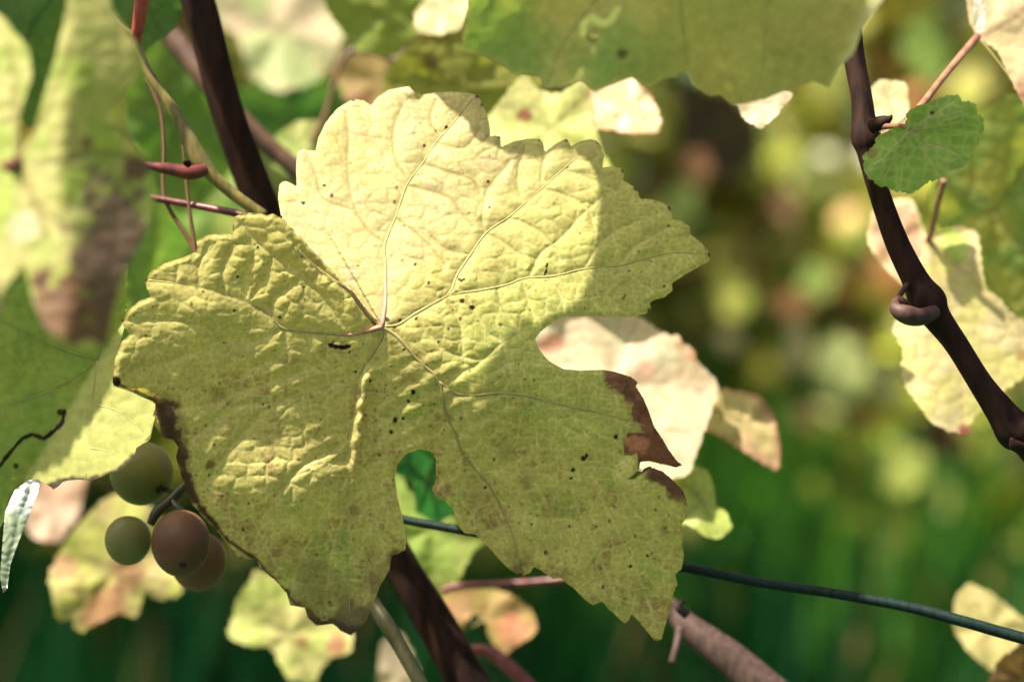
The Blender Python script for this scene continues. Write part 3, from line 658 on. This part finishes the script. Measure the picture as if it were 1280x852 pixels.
leaf('grape_leaf', 'broad shaded green toothed leaf with a small tear across the top',
    [(586,0),(581,35),(576,62),(602,70),(623,79),(634,83),(641,95),(655,92),(673,93),(681,111),(701,109),(727,100),(743,116),(757,109),(771,102),(790,97),(812,107),(828,99),(845,96),(859,88),(866,106),(887,120),(901,118),(916,132),(933,130),(960,123),
     (986,112),(1004,106),(1015.6,102),(1036.7,111),(1049,84.5),(1066.6,68.7),(1077,39),(1095,12),(1112,-10),(1120,-70),(1050,-180),(850,-240),(650,-180),(590,-80)],
    (850,-120), .505, [[(850,-120),(950,-40),(955,60),(945,120)],[(850,-120),(760,-20),(700,60),(684,105)],[(850,-120),(850,0),(860,85)],[(850,-120),(660,-60),(600,20)]],
    slope=(.05,-.30), base=(.50,.44,.14), alt=(.27,.37,.10), veincol=(.30,.31,.09), step=3.2, relief=1.0, cell=30, seed=11, noise=90, vw=1.2,
    blobs=[(777,68,8,(.05,.04,.01)),(742,45,9,(.03,.02,.01))], holes=[[(736,38),(746,40),(750,46),(740,49),(734,46)]],
    rim=((.45,.42,.16),5), colf=lambda X, Y, c: mixc(mixc(mixc(c, (.50, .42, .14), .7 * sstep(740, 880, X)), (.72, .74, .26), sstep(5.5, 3.5, seg_dist(X, Y, [(729,42),(730,30),(740,22),(752,30),(764,26),(771,12)]))), (.70, .62, .34), sstep(1062, 1085, X + 0.45 * (Y - 30)) * sstep(-40, 0, Y)))  # pale right edge and bright curl of the tear are painted sunlight
leaf('grape_leaf', 'heavily blurred vine leaf with brown dead patches at the left front',
    [(88,-30),(84,7),(70,70),(56,116),(44,160),(26,200),(18,180),(28,130),(40,95),(36,60),(0,18),(-60,0),(-160,60),(-200,250),(-150,380),(-60,430),(-10,420),(2,365),(30,329),(42,379),(56,410),(88,431),(116,438),(134,431),(141,386),(155,340),(178,300),(192,260),
     (192,229),(183,197),(160,169),(132,151),(155,116),(172,99),(180,77),(165,46),(140,12),(130,-30)],
    (22,204), .45, [[(22,204),(40,240),(60,300)],[(22,204),(60,205),(120,190),(180,200)],[(22,204),(45,260),(110,300),(150,330)],[(22,204),(20,120),(10,50)],[(22,204),(60,140),(90,60)]],
    H=lambda x, y: -.575 * np.log1p(np.exp(np.clip((x - 82 - 7 * np.sin(y / 45)) / 5, -30, 30))) * 10 + .20 * (x - 82) + 1.0 * .22 * (y - 200) + 8 * (fbm(x / 60, y / 60, 8) - .5),
    base=(.52,.48,.17), alt=(.36,.43,.085), veincol=(.22,.18,.05), veinmat=M_VEIN2, step=3.0, relief=2.0, cell=30, seed=5, vw=3, vparts=True, noise=45,
    blobs=[(148,325,72,(.17,.10,.08),.62),(140,392,40,(.16,.085,.06)),(82,388,48,(.18,.085,.05),.8),(55,345,14,(.14,.06,.04)),(172,212,20,(.16,.08,.06)),(108,178,11,(.22,.12,.06)),(122,312,6,(.05,.02,.01)),(116,362,6,(.06,.03,.01)),(30,285,26,(.66,.56,.34)),(-20,400,50,(.1,.06,.06))],
    petiole=[(22,204,.45,9),(8,208,.452,7),(-10,206,.455,6),(-40,200,.46,6)], petmat=M_RED)
leaf('grape_leaf', 'green leaf at the left edge with a lit folded flap and an insect-eaten brown track',
    [(-120,330),(40,300),(120,330),(160,330),(158,400),(147,440),(141,482),(165,490),(180,497),(194,503),(194,520),(188,549),(171,559),(166,573),(151,587),(140,590),(127,596),(113,600),(97,599),(81,601),(67,612),(60,606),(49,600),(35,600),(20,606),(10,620),(4,650),(-4,670),(-40,640),(-120,600)],
    (122,450), .585, [[(122,450),(116,500),(112,550),(108,596)],[(122,450),(80,480),(30,500),(-40,520)],[(122,450),(60,430),(0,400)],[(118,505),(150,515),(180,540)],[(113,560),(140,565),(155,580)],[(122,450),(128,400),(130,350)]],
    H=lambda x, y: np.where(x - 122 + .62 * (y - 450) > 0, .42 * (x - 122 + .62 * (y - 450)) * .9, -.42 * (x - 122 + .62 * (y - 450))) * .8 + .05 * (y - 450) + 5 * (fbm(x / 40, y / 40, 8) - .5),
    base=(.26,.36,.085), alt=(.33,.38,.09), veincol=(.24,.30,.09), step=2.0, relief=.8, cell=30, seed=15, noise=50, vw=1.3,
    blobs=[(95,600,13,(.05,.02,.012),1.2),(120,598,11,(.06,.025,.015)),(150,588,6,(.06,.02,.012)),(68,606,9,(.03,.015,.01)),(92,575,5,(.06,.03,.01)),(20,582,4,(.05,.03,.01)),(160,545,18,(.55,.48,.22)),(75,515,4,(.03,.015,.01))],
    colf=lambda X, Y, c: mixc(mixc(c, (.46,.46,.14), sstep(-6, 12, X - 122 + .62 * (Y - 450)) * (X > 30)), (.03,.016,.008),  # sunlit yellow of the flap painted on along the fold
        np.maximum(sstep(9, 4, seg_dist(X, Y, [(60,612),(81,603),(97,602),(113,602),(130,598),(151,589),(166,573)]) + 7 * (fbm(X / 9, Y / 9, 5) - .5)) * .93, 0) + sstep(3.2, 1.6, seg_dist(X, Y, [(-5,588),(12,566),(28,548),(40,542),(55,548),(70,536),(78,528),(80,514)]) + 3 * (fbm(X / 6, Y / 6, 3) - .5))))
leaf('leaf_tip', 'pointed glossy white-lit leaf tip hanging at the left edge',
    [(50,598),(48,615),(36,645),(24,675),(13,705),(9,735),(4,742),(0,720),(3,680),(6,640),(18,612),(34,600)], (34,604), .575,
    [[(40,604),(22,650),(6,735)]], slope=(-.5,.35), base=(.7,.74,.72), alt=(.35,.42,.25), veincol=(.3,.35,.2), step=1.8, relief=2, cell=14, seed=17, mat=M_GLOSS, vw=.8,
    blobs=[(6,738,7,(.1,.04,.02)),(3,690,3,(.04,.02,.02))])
# in and out of focus leaves behind; (label, outline, centre, metres, slope, colours ...)
def q(label, poly, d, slope, base, alt=None, o=None, teeth=(13, 4), **k):
    p = np.asarray(poly, float); o = o or tuple(p.mean(0))
    v = k.pop('veins', None)
    if v is None:
        # main veins run from the base to the farthest rim point of each sector, side veins branch off them
        oo = np.array(o, float); an = np.arctan2(p[:, 1] - oo[1], p[:, 0] - oo[0]); rr = np.hypot(*(p - oo).T); v = []
        for sct in range(5):
            a0 = -math.pi + sct * 2 * math.pi / 5 + .4; w_ = np.abs((an - a0 + math.pi) % (2 * math.pi) - math.pi) < .6
            if not w_.any(): continue
            e = p[w_][np.argmax(rr[w_])]; e = oo + (e - oo) * .93; mid = (oo + e) / 2 + np.array([(e - oo)[1], -(e - oo)[0]]) * .05
            v.append([tuple(oo), tuple(mid), tuple(e)])
            n_ = np.array([(e - oo)[1], -(e - oo)[0]]); 
            if np.hypot(*n_) > 60:
                for f_, sg_ in ((.35, 1), (.5, -1)):
                    b_ = oo + (e - oo) * f_; v.append([tuple(b_), tuple(b_ + (e - oo) * .16 + n_ * .2 * sg_)])
    base = np.array(base) * (.84 if max(base) > .5 else 1); alt = np.array(alt if alt is not None else base * .8) * (.84 if max(base) > .42 else 1)
    k.setdefault('veincol', base * .66); k.setdefault('noise', 32); k.setdefault('veinmat', M_VEIN2); k.setdefault('vw', 1.3)
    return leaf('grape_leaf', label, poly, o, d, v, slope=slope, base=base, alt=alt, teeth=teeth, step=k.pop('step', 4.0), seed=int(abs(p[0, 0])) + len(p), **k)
q('bright cream leaf with salmon patches behind the sinus of the large leaf', [(640,385),(700,380),(800,397),(823,412),(837,421),(848,418),(851,428),(869,438),(868,449),(885,466),(895,477),(897,490),(885,525),(872,560),(862,592),(830,600),(740,560),(650,490)],
  .665, (-.1,.5), (.70,.62,.42), (.70,.52,.34), teeth=(16,2), blobs=[(690,427,18,(.62,.30,.20)),(806,463,14,(.68,.42,.30)),(868,442,14,(.6,.3,.18)),(850,430,9,(.6,.35,.2))], o=(760,480))
q('yellowish leaf lobe jutting right of the bright cream leaf', [(870,500),(900,486),(932,490),(950,495),(967,520),(975,560),(972,588),(950,575),(915,555),(880,535)], .675, (-.1,.3), (.66,.52,.24), (.6,.38,.22), teeth=(12,3), rim=((.35,.16,.1),6))
q('bright lime lobe below the cream leaf', [(830,565),(860,578),(885,590),(892,612),(893,632),(908,640),(914,660),(900,672),(882,670),(862,655),(835,650)], .66, (-.1,.45), (.48,.55,.13), (.55,.58,.2), teeth=(12,2))
q('sunlit leaf with one round brown spot above the large leaf', [(590,165),(615,140),(640,108),(655,92),(672,112),(700,118),(727,100),(745,116),(745,165),(752,190),(770,215),(770,240),(640,230),(590,210)], .665, (0,.35), (.66,.62,.24), (.58,.60,.18), blobs=[(654,145,13,(.26,.09,.05),1.4)], teeth=(14,2), o=(690,160))
q('white-lit pointed leaf lobe right of the brown-spotted leaf', [(738,112),(765,104),(792,92),(800,108),(812,118),(828,150),(822,166),(790,167),(765,163),(742,160)], .655, (0,.45), (.82,.74,.46), (.8,.7,.4), teeth=(10,2), rim=((.45,.2,.12),4))
q('dull olive leaf behind the top of the large leaf', [(470,135),(492,80),(520,55),(590,60),(640,92),(680,98),(665,140),(610,160),(540,150)], .70, (.1,-.3), (.36,.34,.08), (.30,.30,.07), blobs=[(540,78,12,(.2,.14,.05)),(560,95,7,(.6,.5,.25))])
q('olive leaf with a pale midrib at the top centre', [(380,-60),(590,-60),(590,25),(520,42),(492,70),(445,60),(415,20)], .72, (.1,-.3), (.30,.34,.08), (.26,.32,.07), veins=[[(508,38),(470,20),(435,-20)]])
q('pale curled leaf end at the top edge beside the green toothed leaf', [(522,12),(545,-15),(578,-20),(588,5),(575,35),(545,42),(520,38)], .70, (0,.5), (.75,.66,.36), (.7,.6,.3))
q('blurred pale green leaf with a pink tinge at the top', [(262,-60),(430,-60),(428,40),(418,75),(390,102),(345,113),(310,92),(300,45),(270,25)], .90, (-.1,.3), (.50,.55,.24), (.66,.50,.32), teeth=(20,4))
q('tan blurred leaf below the pale green one', [(410,85),(440,70),(520,75),(540,110),(500,140),(440,130)], .80, (0,.1), (.36,.20,.09), (.3,.22,.07), teeth=(20,4))
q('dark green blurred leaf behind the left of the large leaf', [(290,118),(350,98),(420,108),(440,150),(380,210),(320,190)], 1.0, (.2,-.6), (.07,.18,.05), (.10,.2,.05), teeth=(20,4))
q('small lime green leaf between dark cane and large leaf', [(345,170),(372,152),(398,152),(395,175),(380,200),(360,218),(340,205)], .74, (0,.3), (.42,.52,.13), (.5,.5,.16), teeth=(12,3))
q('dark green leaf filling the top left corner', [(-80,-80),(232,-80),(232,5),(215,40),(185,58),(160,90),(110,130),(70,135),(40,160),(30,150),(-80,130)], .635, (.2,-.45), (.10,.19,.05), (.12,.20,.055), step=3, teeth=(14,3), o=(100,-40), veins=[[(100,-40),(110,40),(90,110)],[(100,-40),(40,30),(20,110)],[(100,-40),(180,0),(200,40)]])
q('muted green leaf between shoot and blurred cane', [(150,60),(205,40),(250,110),(290,210),(250,260),(190,250),(160,160)], .80, (.2,-.5), (.13,.23,.05), (.17,.25,.06), teeth=(20,4))
q('yellow green blurred leaf behind the tendrils', [(205,190),(300,170),(330,230),(320,320),(240,340),(195,280)], .95, (.1,0), (.36,.40,.09), (.2,.32,.07), teeth=(22,5))
q('vivid green leaf seen between left leaf and large leaf', [(120,230),(200,240),(262,320),(230,420),(160,520),(110,480),(100,330)], .76, (.1,-.5), (.17,.32,.08), (.24,.34,.08), teeth=(20,3))
q('sunlit cream leaf hanging behind the zigzag cane', [(1158,298),(1175,290),(1197,283),(1221,290),(1227,340),(1232,364),(1246,371),(1260,389),(1280,403),(1330,410),(1330,450),(1280,470),(1250,491),(1218,519),(1207,544),(1180,535),(1165,528),(1148,505),(1128,477),(1130,435),(1116,410),(1138,370),(1150,330)],
  .655, (-.05,.3), (.68,.60,.22), (.72,.58,.32), o=(1160,300), teeth=(13,3), step=2.6, relief=1.5, cell=30, blobs=[(1205,538,14,(.3,.09,.06)),(1195,305,26,(.42,.52,.12)),(1278,445,10,(.4,.25,.1))],
  veins=[[(1160,300),(1185,380),(1200,460),(1205,530)],[(1160,300),(1215,350),(1280,420)],[(1160,300),(1150,380),(1145,450)],[(1160,300),(1185,292),(1210,288)]], veincol=(.55,.42,.18), petiole=[(1160,300,.655,4),(1166,285,.65,4),(1172,255,.645,4),(1180,225,.64,4)])
q('small salmon pink leaf lobe left of the zigzag cane', [(1092,262),(1110,252),(1140,250),(1158,298),(1146,350),(1132,356),(1105,333),(1086,301)], .67, (.1,.3), (.66,.42,.27), (.62,.34,.2), teeth=(12,3), rim=((.7,.55,.3),6))
q('large dull olive leaf at the right edge in shade', [(1160,250),(1182,195),(1232,140),(1262,120),(1340,130),(1340,420),(1280,410),(1250,372),(1228,335),(1218,285),(1175,282)], .72, (.1,-.35), (.44,.42,.10), (.3,.40,.10), step=3.2, teeth=(14,3))
q('small white-lit leaf between cane and pink stalk', [(1090,108),(1102,100),(1122,102),(1133,106),(1135,140),(1120,158),(1096,150),(1090,130)], .64, (-.1,.4), (.78,.70,.40), (.74,.68,.36), teeth=(9,2))
q('pale peach leaf at the top right corner with radiating pink veins', [(1203,-40),(1340,-60),(1340,190),(1285,140),(1262,95),(1248,64),(1222,46),(1212,28)], .62, (-.1,.35), (.70,.56,.30), (.66,.50,.30), o=(1222,46), step=3, teeth=(12,2), blobs=[(1285,130,30,(.4,.2,.12))],
  veins=[[(1222,46),(1250,35),(1300,5)],[(1222,46),(1260,58),(1310,62)],[(1222,46),(1250,80),(1300,150)],[(1222,46),(1240,20),(1255,-30)]], veinmat=None, veincol=(.6,.36,.24), petiole=[(1222,46,.618,5),(1200,72,.61,5),(1175,102,.60,4.5),(1150,134,.59,4.5),(1128,158,.58,4.5),(1100,170,.578,5)])
q('white-lit upright petiole-thin leaf sliver in the top right corner', [(1216,-30),(1230,-30),(1231,35),(1224,42),(1218,34)], .60, (0,.4), (.62,.58,.5), (.6,.56,.46), teeth=(5,1.5), step=2)
q('pale yellow leaf below the wire at the lower right', [(1192,775),(1195,745),(1212,728),(1240,742),(1275,770),(1300,790),(1290,800),(1265,815),(1240,838),(1212,815),(1195,790)], .72, (-.1,.3), (.68,.56,.24), (.6,.52,.2), teeth=(12,2))
q('shaded brown leaf in the bottom right corner', [(1225,870),(1250,825),(1290,795),(1340,790),(1340,900),(1230,900)], .66, (0,-.4), (.26,.14,.06), (.22,.12,.05), teeth=(12,3))
q('blurred yellow leaf with large brown patch below the grapes', [(130,625),(160,612),(195,640),(225,690),(225,742),(200,748),(178,735),(172,770),(150,762),(98,788),(90,768),(74,775),(62,722),(75,690),(100,655)], .73, (-.1,.15), (.50,.48,.13), (.58,.46,.2), blobs=[(125,760,36,(.36,.18,.09),.9),(160,715,26,(.34,.18,.09)),(80,705,16,(.5,.3,.15))], teeth=(14,4))
q('blurred lime and cream leaf with two brown spots at the bottom', [(322,712),(380,730),(440,790),(436,815),(410,820),(390,852),(360,848),(340,806),(300,803),(285,792),(300,745)], .73, (-.1,.2), (.44,.47,.13), (.62,.54,.22), blobs=[(420,803,16,(.36,.16,.08)),(376,800,11,(.36,.19,.09))], teeth=(14,4))
q('pink-white blurred leaf end left of the grapes', [(55,595),(108,592),(98,640),(72,678),(45,672),(30,655),(40,620)], .80, (-.1,.35), (.72,.5,.36), (.66,.4,.26), teeth=(14,3))
q('lime green leaf glimpsed through the lower sinus', [(470,560),(498,575),(508,612),(548,632),(575,655),(612,672),(590,690),(572,725),(552,745),(515,735),(480,690)], .70, (-.1,.0), (.36,.48,.11), (.44,.5,.14), teeth=(16,2), veins=[[(555,740),(520,690),(490,620)]])
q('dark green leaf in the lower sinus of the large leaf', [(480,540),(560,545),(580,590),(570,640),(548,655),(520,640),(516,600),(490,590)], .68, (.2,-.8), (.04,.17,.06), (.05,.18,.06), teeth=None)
q('orange brown blurred leaf below the thin red stalk', [(545,745),(560,735),(600,732),(640,744),(665,765),(671,787),(655,800),(630,816),(615,800),(606,768),(592,762),(572,790),(550,775)], .72, (-.1,.2), (.58,.34,.16), (.55,.42,.14), blobs=[(638,785,24,(.55,.24,.13)),(556,762,10,(.4,.1,.08))], teeth=(14,3))
q('pale blurred leaf scrap at the bottom edge beside the thick cane', [(478,800),(500,790),(520,830),(525,880),(470,880)], .78, (0,.1), (.5,.4,.28), (.4,.3,.18), teeth=(14,3))
q('bright leaf tip peeping below the shaded toothed leaf', [(915,118),(960,100),(992,118),(975,140),(952,162),(930,150)], .62, (0,.4), (.78,.66,.46), (.7,.55,.36), teeth=(12,1))

# ------------------------------------------------------------------ the vineyard behind
def ground():
    g = 60.0; xs = np.linspace(-40, 40, 60); ys = np.linspace(-20, 220, 90)
    X, Y = np.meshgrid(xs, ys); Z = 0.03 * (fbm(X.ravel(), Y.ravel(), 2) - .5); V = np.stack([X.ravel(), Y.ravel(), Z], 1)
    i = np.arange(60 * 90).reshape(90, 60); F = np.stack([i[:-1, :-1].ravel(), i[:-1, 1:].ravel(), i[1:, 1:].ravel(), i[1:, :-1].ravel()], 1)
    m = bark_mat('grassy_ground', (.012, .035, .012), (.03, .075, .02), .9, 3, (1, 1, 1))
    tag(mesh_obj('ground', V, F, m), kind='structure')
ground()
def grass():
    rng = np.random.RandomState(3); n = 26000
    y = 2.6 + 6.5 * rng.rand(n) ** 1.1; x = (rng.rand(n) * 2 - 1) * (0.8 + .28 * y); h = .16 + .32 * rng.rand(n) ** 1.5 
    pat = fbm(x * 1.6, y * 1.2, 5); h *= .5 + 1.0 * pat
    a = rng.rand(n) * 6.28; wd = .0045 + .006 * rng.rand(n); lx = (rng.rand(n) - .5) * .55 * h; ly = (rng.rand(n) - .5) * .55 * h
    dx = np.cos(a) * wd; dy = np.sin(a) * wd
    p = [np.stack([x - dx, y - dy, 0 * x], 1), np.stack([x + dx, y + dy, 0 * x], 1), np.stack([x + dx * .8 + lx * .35, y + dy * .8 + ly * .35, h * .6], 1), np.stack([x - dx * .8 + lx * .35, y - dy * .8 + ly * .35, h * .6], 1), np.stack([x + lx, y + ly, h], 1)]
    V = np.stack(p, 1).reshape(-1, 3); b = np.arange(n) * 5
    F = np.concatenate([np.stack([b, b + 1, b + 2], 1), np.stack([b, b + 2, b + 3], 1), np.stack([b + 3, b + 2, b + 4], 1)])
    c1 = np.array([.007, .06, .018]); c2 = np.array([.24, .64, .11]); c3 = np.array([.22, .16, .07]); t = rng.rand(n)
    c = mixc(np.tile(c1, (n, 1)), c2, sstep(.40, .60, fbm(x * 1.5, y * .9, 8) + .07 * np.clip((x - .1) * 2, -1, 1)) * t); c = mixc(c, c3, (t > .94).astype(float))  # sunlit patches and the shaded left side are put into the blade colour
    tag(mesh_obj('grass', V, F, M_FAR, col=np.repeat(c, 5, 0)), 'dark green grass between the vine rows', kind='stuff')
grass()
def foliage(name, label, n, xr, yr, zr, size, cols, wts, seed, dens=None):
    rng = np.random.RandomState(seed)
    x = rng.uniform(*xr, n); y = rng.uniform(*yr, n); z = zr[0] + (zr[1] - zr[0]) * rng.rand(n)
    keep = fbm(x * 2.6 + 9, z * 2.6, seed, 3) + .16 * rng.rand(n) > (dens or .42); x, y, z = x[keep], y[keep], z[keep]; n = len(x)
    sz = rng.uniform(*size, n); nrm = rng.randn(n, 3) * .75 + np.array([0, -.55, .55]); nrm /= np.linalg.norm(nrm, axis=1)[:, None]
    t1 = np.cross(nrm, rng.randn(n, 3)); t1 /= np.linalg.norm(t1, axis=1)[:, None]; t2 = np.cross(nrm, t1)
    prof = [(0, -.5), (.32, -.62), (.42, -.25), (.72, -.2), (.5, .12), (.58, .45), (.25, .42), (0, .85), (-.25, .42), (-.58, .45), (-.5, .12), (-.72, -.2), (-.42, -.25), (-.32, -.62)]
    c0 = np.stack([x, y, z], 1); vs = [c0 + nrm * (sz * .08)[:, None]]
    for a, b in prof: vs.append(c0 + t1 * (a * sz)[:, None] + t2 * (b * sz)[:, None] - nrm * (sz * .12 * rng.rand(n))[:, None])
    k = len(prof) + 1; V = np.stack(vs, 1).reshape(-1, 3); b = np.arange(n) * k
    F = np.concatenate([np.stack([b, b + 1 + i, b + 1 + (i + 1) % (k - 1)], 1) for i in range(k - 1)])
    ci = rng.choice(len(cols), n, p=np.array(wts) / sum(wts)); c = np.clip(np.array(cols)[ci] * np.exp(.55 * rng.randn(n, 1)), .004, .85)
    return tag(mesh_obj(name, V, F, M_FAR, col=np.repeat(c, k, 0)), label, kind='stuff')
CS = [(.22,.25,.035),(.38,.37,.065),(.66,.58,.18),(.42,.20,.09),(.10,.14,.025),(.13,.07,.045)]
foliage('vine_foliage', 'blurred yellow and olive foliage of the next vine row', 6500, (-2.6, 3.0), (3.7, 4.6), (.24, 1.3), (.014, .06), [(.26,.33,.04),(.42,.44,.07),(.72,.66,.2),(.44,.2,.09),(.10,.14,.025),(.12,.06,.045)], [3,5,4,1.2,1,1.2], 21, .45)
foliage('vine_foliage', 'darker green foliage of the vine row beyond', 11000, (-3.2, 3.6), (5.3, 6.8), (.0, 1.6), (.04, .09), [(.13,.16,.025),(.28,.26,.045),(.10,.06,.03),(.4,.36,.09)], [4,4,2.4,1], 33, .3)
foliage('vine_foliage', 'dense leaves above the picture at the left that darken the grass', 3200, (-3.0, -.1), (2.8, 5.6), (1.5, 2.3), (.05, .10), CS, [3,4,1,1,2,1], 57, .2)  # unseen leaves added to darken the grass at the left
foliage('vine_foliage', 'canopy of the same vine row above the picture shading the grass', 900, (-2.6, .6), (1.0, 2.2), (1.45, 2.3), (.04, .09), CS, [3,4,1,1,2,1], 47, .45)  # unseen canopy added to throw patches of shade on the grass
q('dark purplish withered leaf blurred far behind the toothed leaf', [(845,90),(880,110),(925,125),(950,160),(930,215),(895,225),(855,180)], 1.7, (.1,-.6), (.07,.04,.035), (.09,.055,.04), teeth=(24,6))  # leaf-shaped patch added to stand for a dark, shaded trunk zone
q('brown spot of a leaf blurred in the dark right of the large leaf top', [(850,190),(885,185),(892,215),(870,232),(848,220)], 1.5, (0,0), (.28,.13,.07), (.24,.12,.05), teeth=None)
for lb, cx, cy, rx, ry, d, sl, c in [
    ('round lime green blurred leaf above the wire at the right', 1126, 585, 42, 34, 2.1, (-.1,.3), (.42,.48,.10)),
    ('large pale green blurred leaf left of the sunlit leaf at the right', 1050, 462, 38, 44, 2.0, (0,.2), (.40,.44,.16)),
    ('slim pale pinkish blurred leaf between the large leaf and the pale green one', 998, 432, 18, 34, 1.9, (0,.3), (.6,.5,.26)),
    ('narrow pale blurred leaf just left of the sunlit cream leaf', 1108, 478, 18, 34, 1.9, (0,.2), (.42,.42,.18)),
    ('small tan blurred leaf right of the bright cream leaf', 1010, 520, 20, 16, 2.2, (0,.2), (.44,.28,.12)),
    ('small cream blurred leaf right of the tip of the large leaf', 912, 425, 16, 15, 2.3, (0,.4), (.6,.52,.26)),
    ('tall yellow blurred leaf right of the tip of the large leaf', 918, 368, 24, 34, 2.2, (0,.1), (.44,.44,.09)),
    ('small green blurred leaf above the tip of the large leaf', 850, 258, 22, 30, 2.0, (0,.2), (.30,.38,.10)),
    ('rust brown blurred leaf in the middle of the background', 988, 378, 24, 16, 2.4, (0,.1), (.30,.13,.06)),
    ('green blurred leaf under the top edge at the right', 1160, 60, 34, 40, 1.7, (0,.0), (.30,.42,.09)),
    ('light green blurred leaf between background canes', 1020, 350, 26, 28, 2.2, (0,.1), (.30,.38,.09)),
    ('faint olive blurred leaf below the young leaf', 1040, 230, 34, 30, 2.0, (0,-.1), (.30,.30,.07))]:
    rg = random.Random(int(cx)); n = 11
    q(lb, [(cx + rx * rg.uniform(.75,1.1) * math.cos(6.283 * k / n), cy + ry * rg.uniform(.75,1.1) * math.sin(6.283 * k / n)) for k in range(n)], d, sl, c, tuple(a * .8 for a in c), teeth=(12,2), step=5)
